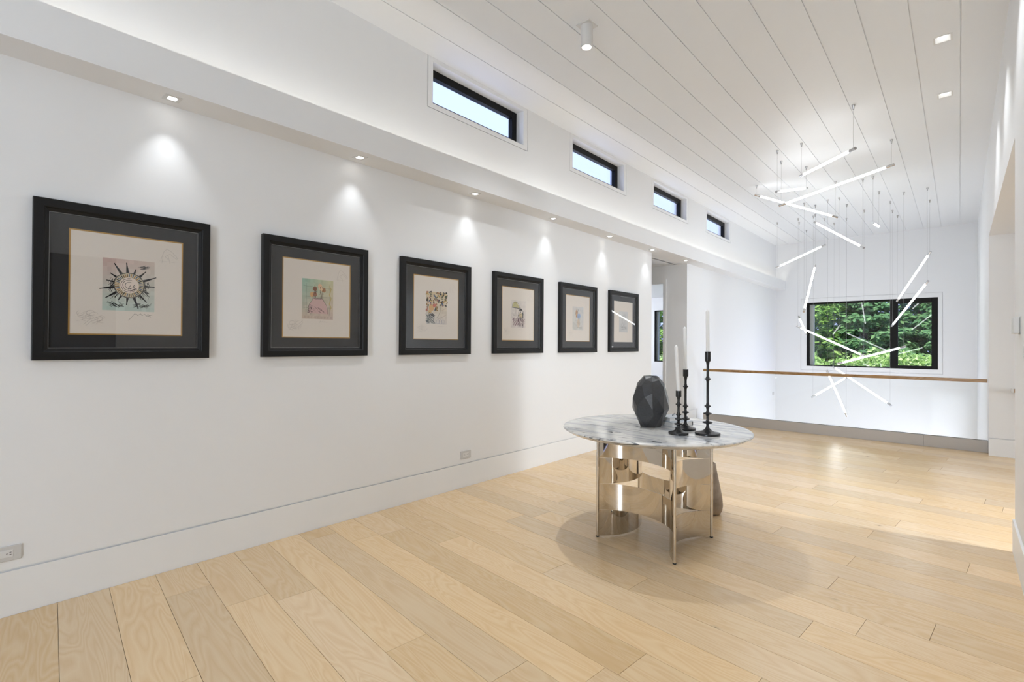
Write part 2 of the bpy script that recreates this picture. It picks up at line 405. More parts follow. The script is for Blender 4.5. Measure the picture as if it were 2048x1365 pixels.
# stairwell front wall below the landing
b = MB(); b.box((W, YR + .1, ZL), (XR, YR + .2, -.02)); struct(b, 'wall_landing', 'wall_paint', 'white wall below the landing edge', 'wall')
# corridor and bedroom shell
DO = (-4.75, -3.898, 0, 2.444)
b = MB(); slab(b, 'y', OPEN1, OPEN1 + .12, (-9.1, W - .22), (-.2, ZS), [(DO[0], DO[1], -.2, DO[3])]); struct(b, 'wall_corridor', 'wall_paint', 'shaded corridor wall with a cased doorway', 'wall')
b = MB(); b.box((-6.1, OPEN0 - .15, -.2), (W - .22, OPEN0, ZS)); struct(b, 'wall_corridor', 'wall_paint', 'near side wall of the corridor', 'wall')
b = MB(); b.box((-6.2, OPEN0 - .1, -.2), (-6.05, OPEN1 + .01, ZS)); struct(b, 'wall_corridor', 'wall_paint', 'end wall of the corridor', 'wall')
b = MB(); b.box((-9.1, OPEN0 - .1, ZS), (W - .2, YF + .2, ZS + .2)); struct(b, 'ceiling', 'ceiling_paint', 'low white ceiling of corridor and bedroom', 'ceiling')
BW = (-6.77, -5.0, .852, 2.372)
b = MB(); slab(b, 'y', YF, YF + .22, (-9.1, W - .2), (-.2, ZS), [BW]); struct(b, 'wall_bedroom', 'wall_paint', 'white bedroom wall around its window', 'wall')
b = MB(); slab(b, 'x', -9.2, -9.0, (OPEN1, YF + .2), (-.2, ZS), [(9.6, 12.8, .5, 2.5)]); struct(b, 'wall_bedroom', 'wall_paint', 'side wall of the bedroom', 'wall')

# door casing of the corridor doorway
d = empty('door_1', ((DO[0] + DO[1]) / 2, OPEN1, 0), 'white cased doorway to the bedroom in the corridor wall', 'door', kind='structure')
mb = ring(MB(), 'y', -.014, 0, (-.426 - .055, .426 + .055, 0, 2.511), (-.426, .426, 0, 2.444)); mb.build('casing', 'trim_paint', d)
mb = ring(MB(), 'y', 0, .12, (-.426, .426, 0, 2.444), (-.420, .420, 0, 2.438)); mb.build('jamb', 'trim_paint', d)
# unseen dark leaf added for a dim opening, mirrored in the print glass
d = empty('dark_stand_in', (XR, .75, 0), 'unseen dark leaf added in the right wall as a dim opening', 'door', kind='structure')
MB().box((.03, -.465, .004), (.08, .465, 2.296)).build('dark_leaf', 'dark_opening', d)
MB().rod((.03, .38, 1.0), (-.03, .38, 1.0), .009).rod((-.03, .385, 1.0), (-.03, .26, 1.0), .009).build('handle', 'steel', d)

# ------------------------------------------------------------------ windows
def clerestory(i, label):
    y0, y1, z0, z1 = clo[i]; i0, i1, j0, j1 = cli[i]; c = (W, (y0 + y1) / 2, z0)
    o = empty(f'window_{i + 1}', c, label, 'window', kind='structure')
    T = lambda r: (r[0] - c[1], r[1] - c[1], r[2] - c[2], r[3] - c[2])
    g = .006
    tr = (y0 + g, y1 - g, z0 + g, ZC - .001)
    ring(MB(), 'x', -.02, .0, T(tr), T((i0, i1, j0, j1))).build('trim', 'trim_paint', o)
    ring(MB(), 'x', -.22, -.02, T((y0, y1, z0, z1)), T((i0, i1, j0, j1))).build('jamb_liner', 'trim_paint', o)
    ring(MB(), 'x', -.155, -.10, T((i0, i1, j0, j1)), T((i0 + .07, i1 - .07, j0 + .07, j1 - .07))).build('sash', 'black_frame', o, bevel=.003)
    r = T((i0 + .068, i1 - .068, j0 + .068, j1 - .068))
    MB().box((-.138, r[0], r[2]), (-.132, r[1], r[3])).build('pane', 'window_glass', o)
for i, lab in enumerate(['nearest and largest seen clerestory window showing blue sky', 'second clerestory window from the camera, high above the soffit',
                         'third clerestory window from the camera, high above the soffit', 'farthest and smallest seen clerestory window near the far wall']):
    clerestory(i, lab)

def bigwin(name, label, x0, x1, z0, z1, mull=None, trim=True):
    o = empty(name, ((x0 + x1) / 2, YF, z0), label, 'window', kind='structure'); cx = (x0 + x1) / 2
    T = lambda r: (r[0] - cx, r[1] - cx, r[2] - z0, r[3] - z0)
    out = (x0, x1, z0, z1)
    if trim:
        ring(MB(), 'y', 0., .02, T((-2.9, -.263, .766, 2.5)), T(out)).build('trim', 'trim_paint', o)
        ring(MB(), 'y', .02, .22, T((-2.905, -.258, .76, 2.505)), T(out)).build('jamb_liner', 'trim_paint', o)
    if mull:
        a, b_ = mull
        mb = MB(); ring(mb, 'y', .012, .085, T(out), T((x0 + .062, a, z0 + .028, z1 - .045)) ); 
        o1 = MB(); ring(o1, 'y', .012, .085, T((x0, a + .012, z0, z1)), T((x0 + .06, a, z0 + .028, z1 - .045))); o1.build('fixed_frame', 'black_frame', o, bevel=.003)
        o2 = MB(); ring(o2, 'y', .004, .085, T((a + .014, x1, z0, z1)), T((b_, x1 - .106, z0 + .07, z1 - .105))); o2.build('sash', 'black_frame', o, bevel=.003)
        r = T((x0 + .06, a, z0 + .028, z1 - .045)); MB().box((r[0], .045, r[2]), (r[1], .051, r[3])).build('pane', 'window_glass', o)
        r = T((b_, x1 - .106, z0 + .07, z1 - .105)); MB().box((r[0], .045, r[2]), (r[1], .051, r[3])).build('pane', 'window_glass', o)
        MB().box((x0 + .03 - cx, .086, 0), (x0 + .135 - cx, .215, z1 - z0)).build('outer_reveal', 'render_grey', o)
    else:
        ring(MB(), 'y', .03, .1, T(out), T((x0 + .03, x1 - .03, z0 + .03, z1 - .03))).build('sash', 'black_frame', o)
        r = T((x0 + .03, x1 - .03, z0 + .03, z1 - .03)); MB().box((r[0], .06, r[2]), (r[1], .066, r[3])).build('pane', 'window_glass', o)
        MB().box((x0 + .03 - cx, .11, .02), (x0 + .065 - cx, .215, z1 - z0 - .02)).build('outer_reveal', 'render_grey', o)
    return o
bigwin('window_5', 'black framed picture window above the stairwell looking onto trees', -2.784, -.336, .86, 2.40, (-1.152, -1.01))
bigwin('window_6', 'narrow view of a black framed bedroom window through the doorway', *BW, trim=False)
# frames of assumed unseen windows, added to go with the area lights
for k, (nm, ax, c, r) in enumerate([('window_7', 'y', YB, (-.72, .2, .42, 2.58)), ('window_8', 'x', 9.0, (5.55, 7.25, .08, 2.6)), ('window_9', 'x', XR, (9.8, 13.4, -2.65, -.65)), ('window_10', 'x', -9.0, (9.6, 12.8, .5, 2.5))]):
    lab = ['assumed tall window behind the camera, added for light', 'assumed tall window of the side room, added for light', 'assumed window low in the stairwell, added for light', 'assumed window in the bedroom side wall, added for light'][k]
    o = empty(nm, (0, 0, 0), lab, 'window', kind='structure')
    sg = {'window_7': -1, 'window_8': 1, 'window_9': 1, 'window_10': -1}[nm]
    a, b_ = sorted((c + sg * .1, c + sg * .15))
    ring(MB(), ax, a, b_, r, (r[0] + .05, r[1] - .05, r[2] + .05, r[3] - .05)).build('sash', 'black_frame', o)
    q = (r[0] + .05, r[1] - .05, r[2] + .05, r[3] - .05)
    slab(MB(), ax, a + .02, a + .026, q[:2], q[2:]).build('pane', 'window_glass', o)

# ------------------------------------------------------------------ glass railing at the stairwell edge
rl = empty('glass_railing', (-1.53, YR, 0), 'glass railing with oak handrail and taupe metal base at stairwell edge', 'railing')
def rb(a, b_, nm, m, bev=0.): 
    return MB().box((a[0] + 1.53, a[1], a[2]), (b_[0] + 1.53, b_[1], b_[2])).build(nm, m, rl, bevel=bev)
rb((-3.35, -.002, .893), (XR - .006, .05, .936), 'handrail', 'oak_rail', .003)
for a, b_ in ((-3.35, -2.19), (-2.186, -1.10), (-1.096, XR - .008)):
    rb((a, .018, .14), (b_, .030, .895), 'glass_panel', 'rail_glass')
for a, b_ in ((-3.35, -.362), (-.360, XR - .002)):
    rb((a, 0, 0), (b_, .075, .152), 'base_cladding', 'base_metal', .002)
rb((-3.35, .012, .152), (XR - .002, .036, .1545), 'gasket', 'rubber')

# handrail seen inside the right opening
h = empty('stair_handrail', (.47, SIDE1, .80), 'short oak handrail end with white bracket inside the right opening', 'handrail')
MB().box((.02, -.09, 0), (.9, -.045, .045)).build('rail', 'oak_rail', h, bevel=.003)
MB().box((-.004, -.092, -.001), (.02, -.043, .047)).build('end_cap', 'plastic_white', h)
MB().rod((.25, 0, -.02), (.25, -.067, -.02), .008).rod((.25, -.067, -.02), (.25, -.067, .0), .008).build('bracket', 'plastic_white', h)

# ------------------------------------------------------------------ framed prints
def loft_ring(mb, prof, w, h):
    """mitred picture-frame moulding: prof = closed list of (inset, x out of the wall)"""
    v = []
    for ins, x in prof:
        v += [(x, -w / 2 + ins, ins), (x, w / 2 - ins, ins), (x, w / 2 - ins, h - ins), (x, -w / 2 + ins, h - ins)]
    n = len(prof); f = []
    for i in range(n):
        j = (i + 1) % n
        for k in range(4):
            l = (k + 1) % 4; f.append((i * 4 + k, i * 4 + l, j * 4 + l, j * 4 + k))
    return mb.add(v, f)

class Ink:
    """flat print: coloured washes and strokes laid on the paper, each a hair above the last"""
    def __init__(s, w, h, seed): s.w, s.h, s.v, s.f, s.c, s.z, s.r = w, h, [], [], [], .0, random.Random(seed)
    def poly(s, pts, col):
        s.z += .0000022; b = len(s.v)
        s.v += [(s.z, p[0], p[1]) for p in pts]; s.f.append(tuple(range(b, b + len(pts)))); s.c.append(col)
    def wash(s, tl, tr, bl, br, n=12, jit=6):
        for i in range(n):
            for j in range(n):
                u, v = (i + .5) / n, (j + .5) / n; q = s.r.uniform(-jit, jit)
                c = [tl[k] * (1 - u) * v + tr[k] * u * v + bl[k] * (1 - u) * (1 - v) + br[k] * u * (1 - v) + q for k in range(3)]
                x0, x1, y0, y1 = i / n * s.w, (i + 1) / n * s.w, j / n * s.h, (j + 1) / n * s.h
                s.poly([(x0, y0), (x1, y0), (x1, y1), (x0, y1)], c); s.z -= .0000022
        s.z += .0000022
    def line(s, pts, wd, col, taper=False):
        n = len(pts)
        for i in range(n - 1):
            a, b = pts[i], pts[i + 1]; dx, dy = b[0] - a[0], b[1] - a[1]; L = math.hypot(dx, dy) or 1e-6
            nx, ny = -dy / L, dx / L; w0 = wd * (1 - i / (n - 1) * .9) / 2 if taper else wd / 2; w1 = wd * (1 - (i + 1) / (n - 1) * .9) / 2 if taper else wd / 2
            s.poly([(a[0] - nx * w0, a[1] - ny * w0), (b[0] - nx * w1, b[1] - ny * w1), (b[0] + nx * w1, b[1] + ny * w1), (a[0] + nx * w0, a[1] + ny * w0)], col)
    def arc(s, cx, cy, rx, ry, a0, a1, wd, col, n=14, wob=0.):
        s.line([(cx + rx * (1 + s.r.uniform(-wob, wob)) * math.cos(math.radians(a0 + (a1 - a0) * i / n)), cy + ry * (1 + s.r.uniform(-wob, wob)) * math.sin(math.radians(a0 + (a1 - a0) * i / n))) for i in range(n + 1)], wd, col)
    def blob(s, cx, cy, rx, ry, col, wob=.08, n=18):
        s.poly([(cx + rx * (1 + s.r.uniform(-wob, wob)) * math.cos(2 * PI * i / n), cy + ry * (1 + s.r.uniform(-wob, wob)) * math.sin(2 * PI * i / n)) for i in range(n)], col)
    def hatch(s, cx, cy, rx, ry, n, ang, ln, wd, col):
        for _ in range(n):
            x, y = cx + s.r.uniform(-rx, rx), cy + s.r.uniform(-ry, ry); a = math.radians(ang + s.r.uniform(-18, 18)); l = ln * s.r.uniform(.5, 1.2) / 2
            s.line([(x - l * math.cos(a), y - l * math.sin(a)), (x + l * math.cos(a), y + l * math.sin(a))], wd * s.r.uniform(.5, 1.3), col)
    def build(s, name, parent, loc):
        me = bpy.data.meshes.new(name); me.from_pydata(s.v, [], s.f)
        at = me.color_attributes.new('ink', 'FLOAT_COLOR', 'CORNER'); k = 0
        for f, c in zip(s.f, s.c):
            q = srgb(*[min(255, max(0, x)) for x in c])
            for _ in f: at.data[k].color = q; k += 1
        me.materials.append(MATS['print_ink']); o = bpy.data.objects.new(name, me); COL.objects.link(o); o.parent = parent; o.location = loc; return o
BLK = (38, 36, 36)
def art(i):
    w, h = .235, .287; k = Ink(w, h, 11 + i); r = k.r
    if i == 0:      # radiating burst over a pale round shape
        k.wash((204, 176, 168), (214, 198, 186), (186, 206, 196), (190, 204, 196))
        cx, cy = w * .5, h * .5
        k.hatch(cx - .06, cy - .02, .028, .05, 45, 60, .03, .002, BLK); k.hatch(cx + .065, cy - .02, .026, .05, 45, 120, .03, .002, BLK)
        for a in range(0, 360, 24):
            ca, sa = math.cos(math.radians(a)), math.sin(math.radians(a)); L = .118 + .02 * math.sin(a * .07)
            k.line([(cx + ca * .055, cy + sa * .055), (cx + ca * L * .75, cy + sa * L * .75), (cx + ca * L, cy + sa * L)], .017, (70, 70, 72), True)
            k.line([(cx + ca * .055, cy + sa * .055), (cx + ca * L, cy + sa * L)], .005, BLK)
        k.blob(cx, cy, .072, .072, (92, 88, 84), .03); k.blob(cx, cy, .067, .067, (200, 190, 162), .02)
        for a in range(0, 360, 9):
            ca, sa = math.cos(math.radians(a)), math.sin(math.radians(a)); k.line([(cx + ca * .046, cy + sa * .046), (cx + ca * .064, cy + sa * .064)], .0045, r.choice([BLK, (120, 92, 60), (92, 104, 128), (168, 128, 84)]))
        k.blob(cx, cy, .044, .044, (226, 212, 200), .02)
        for q in (.018, .029, .038): k.arc(cx, cy, q, q, 40 + q * 900, 300 + q * 900, .0022, BLK, wob=.04)
        k.hatch(cx + .012, cy - .012, .016, .016, 12, 45, .018, .002, BLK)
        k.hatch(cx + .07, cy + .105, .016, .008, 18, 10, .03, .002, (84, 82, 82)); k.hatch(cx - .06, cy - .11, .03, .010, 24, -30, .03, .0018, BLK); k.hatch(cx + .06, cy - .11, .03, .010, 24, 25, .03, .0018, BLK)
    elif i == 1:    # rounded pink shape with an ochre bouquet, grid of ink marks
        k.wash((150, 186, 170), (206, 200, 160), (206, 186, 168), (204, 186, 176))
        for y in (.08, .16, .235): k.line([(.01, y), (w - .01, y + r.uniform(-.01, .01))], .0012, (96, 112, 100))
        for x in (.03, .205): k.line([(x, .03), (x + .004, h - .03)], .0012, (96, 112, 100))
        k.line([(.212 + .008 * math.sin(q * 2.1), .07 + q * .022) for q in range(9)], .006, (190, 172, 110))
        k.poly([(.045, .04), (.05, .10), (.085, .15), (.15, .15), (.185, .10), (.195, .04)], (208, 176, 172))
        k.line([(.045, .04), (.05, .10), (.085, .15), (.15, .15), (.185, .10), (.195, .04)], .0022, BLK)
        k.arc(.117, .152, .03, .008, 180, 360, .002, BLK); [k.blob(.117 + .045 * math.cos(q), .205 + .035 * math.sin(q * 1.3), .016, .017, c_, .15) for q, c_ in ((.2, (168, 122, 88)), (1.2, (222, 186, 152)), (2.1, (150, 104, 76)), (3.2, (214, 170, 120)), (4.2, (176, 128, 104)), (5.3, (226, 196, 160)))]
        k.hatch(.09, .19, .012, .04, 22, 80, .03, .0016, (92, 60, 44)); k.hatch(.145, .19, .012, .04, 22, 100, .03, .0016, (92, 60, 44))
        k.hatch(.115, .2, .02, .02, 9, 20, .014, .0018, BLK); k.hatch(.11, .065, .05, .015, 16, -30, .03, .0016, BLK); k.hatch(.055, .07, .015, .03, 16, 50, .024, .002, BLK)
        for x in range(9): k.arc(.02 + x * .025, .012, .005, .006, 0, 330, .001, (120, 92, 84))
    elif i == 2:    # dense dabs above, pale sketch below
        k.wash((206, 186, 150), (212, 196, 160), (206, 204, 200), (214, 206, 200))
        for _ in range(130):
            x, y = r.uniform(0, w), r.uniform(.12, h); x *= 1; 
            if y < .17 and x > .12: continue
            k.hatch(x, y, .004, .004, 2, r.uniform(0, 180), .022, .009, r.choice([BLK, BLK, (150, 120, 76), (196, 160, 96), (112, 92, 74), (96, 104, 124), (176, 116, 98), (86, 92, 66)]))
        k.blob(.06, .145, .03, .028, (208, 168, 120)); k.blob(.09, .165, .018, .016, (196, 120, 104)); k.blob(.04, .11, .02, .016, (206, 176, 126))
        k.hatch(.045, .045, .04, .035, 70, -38, .04, .0025, (78, 88, 92)); k.hatch(.06, .085, .03, .012, 20, -30, .03, .003, BLK)
        k.line([(.16, .16), (.155, .11), (.135, .075), (.12, .06)], .002, BLK); k.line([(.13, .045), (.17, .06), (.23, .09)], .0015, (150, 110, 100)); k.line([(.17, .12), (.2, .135), (.22, .15)], .0018, (176, 130, 110))
        for x in (.13, .16, .19): k.arc(x, .022, .016, .02, 0, 330, .0016, (104, 108, 140))
    elif i == 3:    # half dome above a tangle of plum and black marks
        k.wash((214, 208, 200), (220, 212, 204), (216, 206, 200), (214, 204, 198))
        k.poly([(.02, .215), (.03, .25), (.06, .275), (.09, .265), (.12, .235), (.13, .205)], (196, 190, 142)); k.arc(.075, .215, .058, .055, -10, 190, .003, BLK)
        for a in range(25, 160, 22): k.line([(.075, .27), (.075 + .055 * math.cos(math.radians(a + 180)) * 1, .212)], .0012, (120, 112, 84))
        k.line([(.02, .212), (.13, .203)], .007, (64, 64, 78)); k.hatch(.15, .195, .02, .016, 20, -40, .03, .005, BLK)
        k.line([(.075, .205), (.078, .12)], .0016, BLK); k.hatch(.155, .125, .045, .04, 60, 60, .03, .003, BLK); k.blob(.155, .13, .028, .026, (206, 190, 156))
        k.hatch(.155, .13, .025, .02, 14, 20, .02, .002, BLK); k.hatch(.12, .06, .09, .035, 80, 40, .04, .003, (116, 76, 92)); k.hatch(.16, .06, .05, .04, 26, 100, .04, .003, (56, 44, 50))
        k.hatch(.04, .13, .025, .04, 24, 0, .02, .0012, (130, 124, 116))
    elif i == 4:    # light line sketch with tan and blue patches
        k.wash((210, 206, 200), (206, 208, 208), (206, 206, 198), (210, 206, 200), jit=3)
        k.blob(.09, .2, .024, .05, (204, 166, 130), .15); k.blob(.135, .175, .036, .03, (158, 180, 214), .2); k.blob(.125, .085, .03, .05, (208, 192, 172), .1)
        k.hatch(.09, .21, .04, .05, 34, 70, .024, .002, (96, 96, 96)); k.hatch(.13, .13, .03, .06, 26, 110, .028, .0018, (104, 100, 96))
        for q in range(7): k.arc(r.uniform(.02, .22), r.uniform(.02, .27), .016, .018, r.uniform(0, 180), 360, .0014, (120, 124, 130), wob=.1)
        for q in range(5): k.line([(.005, .1 - q * .018), (.06, .075 - q * .016), (.12, .03), (.2, .02 + q * .006)], .0014, (124, 124, 116))
    else:           # faint grey shading
        k.wash((214, 214, 212), (206, 206, 206), (196, 196, 194), (202, 202, 200), jit=3)
        k.hatch(.12, .16, .06, .09, 60, 80, .03, .0018, (160, 160, 160)); k.hatch(.13, .06, .08, .03, 50, 10, .04, .002, (150, 150, 150)); k.arc(.13, .17, .04, .07, 0, 330, .002, (140, 140, 140), wob=.05)
    return k
def margin(i):
    """pencil sketches in the sheet's corners and a scribbled signature under the image"""
    w, h = .505, .55; g = (178, 168, 160) if i < 2 else (198, 190, 182)
    if i > 4: return []
    gd = (128, 120, 114) if i == 0 else (176, 168, 160)
    k = Ink(w, h, 40 + i); r = k.r
    for q in range(9): k.arc(.085 + r.uniform(-.04, .05), .09 + r.uniform(-.03, .03), .018, .014, r.uniform(0, 200), r.uniform(260, 400), .0011, g, wob=.06)
    k.hatch(.09, .09, .045, .03, 14, 30, .05, .001, g)
    k2 = Ink(w, h, 60 + i)
    k2.line([(.40, .44), (.415, .49), (.43, .505), (.455, .49), (.485, .455), (.475, .452), (.445, .478), (.42, .46), (.44, .44)], .0012, g); k2.line([(.405, .42), (.41, .46)], .001, g); k2.line([(.445, .42), (.435, .468)], .001, g); k2.line([(.39, .432), (.47, .43)], .0008, g)
    x = .262 if i != 3 else .255; y = .112
    k3 = Ink(w, h, 80 + i)
    if i == 0: k3.line([(x - .012, y - .032), (x + .004, y - .012), (x + .016, y + .006), (x + .028, y + .002), (x + .03, y - .004), (x + .044, y + .008), (x + .05, y - .003), (x + .064, y + .006), (x + .07, y - .006), (x + .078, y + .006), (x + .092, y - .010), (x + .074, y - .006), (x + .1, y + .004)], .0016, gd)
    else: k3.line([(x, y - .01), (x + .01, y + .008), (x + .016, y - .003), (x + .026, y + .007), (x + .032, y - .004), (x + .044, y + .006), (x + .056, y - .002), (x + .07, y + .004)], .0012, gd)
    return [(k, 'pencil_sketch'), (k2, 'pencil_sketch'), (k3, 'signature')]
LAB = ["nearest black framed print, dark starburst on pink and teal",
       'second black framed print from the camera, pinkish half figure motif',
       'third black framed print from the camera, dense multicoloured dabs',
       'fourth black framed print from the camera, domed motif over plum scribbles',
       'fifth black framed print from the camera, pale sketch with tan and blue patches',
       'last black framed print beside the corridor opening, faint grey sketch']
LAB[1] = 'second black framed print from the camera, soft pink and ochre image'
FW, FH, FZ = .790, .822, 1.254
for i in range(6):
    yc = .643 + 1.1034 * i
    o = empty('framed_print', (W, yc, FZ), LAB[i], 'picture', 'framed prints on the gallery wall')
    fr = MB(); loft_ring(fr, [(0, .002), (0, .036), (.003, .038), (.040, .038), (.044, .034), (.046, .028), (.050, .026), (.060, .022), (.062, .018), (.062, .002)], FW, FH).build('frame', 'black_wood', o)
    loft_ring(MB(), [(.0605, .014), (.0605, .0195), (.0635, .0195), (.0635, .014)], FW, FH).build('silver_fillet', 'silver_fillet', o)
    MB().box((.002, -FW / 2 + .06, .06), (.010, FW / 2 - .06, FH - .06)).build('backing', 'black_wood', o)
    ax, az = .142, .136
    ring(MB(), 'x', .010, .0125, (-FW / 2 + .061, FW / 2 - .061, .061, FH - .061), (-FW / 2 + ax - .004, FW / 2 - ax + .004, az - .004, FH - az + .004)).build('mat_board', 'mat_board', o)
    if i != 5: ring(MB(), 'x', .010, .0118, (-FW / 2 + ax - .0045, FW / 2 - ax + .0045, az - .0045, FH - az + .0045), (-FW / 2 + ax + .003, FW / 2 - ax - .003, az + .003, FH - az - .003)).build('gold_fillet', 'gold_fillet', o)
    MB().box((.0095, -FW / 2 + ax - .004, az - .004), (.0105, FW / 2 - ax + .004, FH - az + .004)).build('paper', 'paper', o)
    k = art(i); k.build('print', o, (.0107, -FW / 2 + .277, .268))
    for k, nm in margin(i): k.build(nm, o, (.0107, -FW / 2 + ax, az))
    MB().box((.0155, -FW / 2 + .0615, .0615), (.0170, FW / 2 - .0615, FH - .0615)).build('glass', 'picture_glass', o)

# ------------------------------------------------------------------ outlets, thermostat
def outlet(loc, label, left=True):
    o = empty('wall_outlet', loc, label, 'outlet', 'wall outlets')
    MB().box((0, -.066, -.037), (.008, .066, .037)).build('cover_plate', 'plastic_grey', o, bevel=.003)
    rc = MB().box((.008, -.036, -.018), (.0095, .036, .018)).build('receptacle', 'plastic_white', o, bevel=.001)
    for s in (-1, 1):
        mb = MB(); mb.box((.0094, s * .02 + .003, .004), (.0101, s * .02 + .010, .0065)); mb.box((.0094, s * .02 + .003, -.0065), (.0101, s * .02 + .010, -.004)); mb.rod((.0094, s * .02 - .006, 0), (.0101, s * .02 - .006, 0), .0025, 8)
        mb.build('socket_slots', 'dark_slot', rc)
outlet((W, .158, .309), 'white wall outlet cut by the left edge, below the nearest print')
outlet((W, 3.215, .305), 'white wall outlet low on the gallery wall left of the table')
outlet((W, 13.66, .15), 'small white outlet near the stairwell corner seen through the railing glass')
th = empty('thermostat', (XR, 4.29, 1.43), 'small white thermostat at the edge of the right opening', 'thermostat')
MB().box((-.004, -.075, -.002), (0, .075, .102)).build('backplate', 'plastic_grey', th)
MB().box((-.034, -.07, 0), (-.004, .07, .10)).build('housing', 'plastic_white', th, bevel=.006)
sc = empty('wall_switch', (XR, 3.93, 1.27), 'white switch plate at the right picture edge below the thermostat', 'switch')
MB().box((-.007, -.036, 0), (0, .036, .115)).build('cover_plate', 'plastic_white', sc, bevel=.003)
MB().box((-.012, -.016, .025), (-.007, .016, .09)).build('rocker', 'plastic_white', sc, bevel=.002)

# ------------------------------------------------------------------ downlights
def spot(name, loc, e, ang, blend, parent, tilt=(0, 0, 0), r=.02, color=(.93, .965, 1)):
    o = light(name, 'SPOT', loc, e, color, tilt, parent=parent); o.data.spot_size = ang; o.data.spot_blend = blend; o.data.shadow_soft_size = r; return o
ORD = ['first', 'second', 'third', 'fourth', 'fifth', 'sixth', 'seventh']
for i in range(7):
    y = .813 + 1.2005 * i
    o = empty('recessed_downlight', (-3.356, y, ZS), f'{ORD[i]} small square soffit downlight from the camera, over the gallery wall' if i < 6 else 'seventh small square soffit downlight, beyond the corridor opening', 'downlight', 'square downlights in the soffit')
    ring(MB(), 'z', -.003, 0, (-.042, .042, -.042, .042), (-.022, .022, -.022, .022)).build('trim_ring', 'plastic_white', o)
    MB().box((-.022, -.022, -.0015), (.022, .022, 0)).build('lens', 'lamp_glow', o)
    spot('downlight_beam', (0, 0, -.006), 4.6, math.radians(72), 1.0, o, r=.012)
for i, (x, y) in enumerate(LIGHTS_SQ):
    o = empty('ceiling_downlight', (x, y, ZC), ['square recessed ceiling downlight nearer the camera, by the right wall', 'square recessed ceiling downlight farther from the camera, by the right wall', 'added unseen downlight of the right row above the side opening', 'added unseen downlight of the right row level with the table', 'added unseen downlight of the right row, second from the camera', 'added unseen downlight of the right row above the camera'][i], 'downlight', 'recessed ceiling downlights')
    mb = ring(MB(), 'z', 0.0, .05, (-.055, .055, -.06, .06), (-.048, .048, -.053, .053)); mb.box((-.055, -.06, .05), (.055, .06, .052)); mb.build('housing', 'plastic_white', o)
    ring(MB(), 'z', -.002, 0, (-.060, .060, -.065, .065), (-.049, .049, -.054, .054)).build('trim_ring', 'plastic_white', o)
    MB().rod((0, 0, .05), (0, 0, .014), .034, 20).build('lamp', 'lamp_soft', o)
    spot('downlight_beam', (0, 0, -.004), 20, math.radians(92), .7, o, r=.03)
o = empty('surface_downlight', (-2.205, 3.325, ZC), 'white cylinder downlight mounted on the grooved ceiling', 'downlight')
MB().box((-.062, -.062, -.006), (.062, .062, 0)).build('mounting_plate', 'plastic_white', o)
mb = MB(); mb.lathe([(.047, -.006), (.047, -.172), (.046, -.176), (.037, -.176), (.036, -.160)], 28); mb.build('cylinder', 'plastic_white', o, angle=.6)
MB().rod((0, 0, -.158), (0, 0, -.168), .0355, 24).build('lens', 'lamp_glow', o)
spot('downlight_beam', (0, 0, -.174), 58, math.radians(112), .7, o, r=.03)

o = empty('recessed_downlight', (1.45, 4.86, SIDEZ), 'square downlight in the side room beyond the right opening', 'downlight')
ring(MB(), 'z', -.003, 0, (-.05, .05, -.05, .05), (-.03, .03, -.03, .03)).build('trim_ring', 'plastic_white', o)
MB().box((-.03, -.03, -.0015), (.03, .03, 0)).build('lens', 'lamp_glow', o)
spot('downlight_beam', (0, 0, -.008), 150, math.radians(104), .6, o, tilt=(0, math.radians(38), 0), r=.035)

# ------------------------------------------------------------------ linear pendants over the stairwell
TUBES = [
 ((-.83, 6.28, 3.42), (-1.47, 7.04, 3.48), 'highest slanting glowing tube, nearest the camera, hung by the topmost cable'),
 ((-.62, 7.64, 3.57), (-1.82, 7.54, 3.28), 'long glowing tube below the topmost one, crossing a shorter tube at its left end'),
 ((-1.76, 7.10, 3.35), (-1.61, 8.0, 3.58), 'short nearly level glowing tube left of the topmost tubes'),
 ((-2.39, 8.44, 3.73), (-1.42, 9.03, 3.34), 'leftmost upper glowing tube, falling to the right, close under the ceiling'),
 ((-1.93, 10.3, 3.57), (-1.09, 9.17, 2.85), 'glowing tube falling to the right in the middle of the upper cluster'),
 ((-.96, 9.12, 3.19), (-.98, 10.07, 3.31), 'tiny looking glowing tube seen almost end on'),
 ((-2.79, 11.26, 2.96), (-2.0, 11.5, 3.35), 'glowing tube rising to the right beside the soffit end'),
 ((-2.07, 11.04, 2.89), (-2.05, 10.03, 1.97), 'steep glowing tube just above the left end of the picture window'),
 ((-.38, 11.22, 2.97), (-.89, 12.15, 2.24), 'upper of two parallel glowing tubes at the right, ending at the window head'),
 ((-.38, 10.34, 2.38), (-.93, 11.64, 1.74), 'lower of two parallel glowing tubes at the right, crossing the window mullion'),
 ((-2.45, 11.54, 1.94), (-2.50, 12.45, 1.62), 'short steep glowing tube at the left jamb of the picture window'),
 ((-2.39, 11.17, 1.73), (-1.32, 11.26, 1.17), 'glowing tube falling to the right across the left window pane'),
 ((-1.53, 10.06, 1.05), (-.68, 10.38, 1.34), 'glowing tube rising to the right across the lower window panes'),
 ((-1.92, 12.05, .91), (-.90, 10.89, .33), 'lowest long glowing tube falling to the right below the window sill'),
 ((-1.70, 10.08, .90), (-1.50, 10.62, .12), 'steep glowing tube hanging lowest, seen through the railing glass'),
 ((-2.12, 11.14, .36), (-1.67, 11.78, .72), 'low glowing tube rising to the right behind the railing glass')]
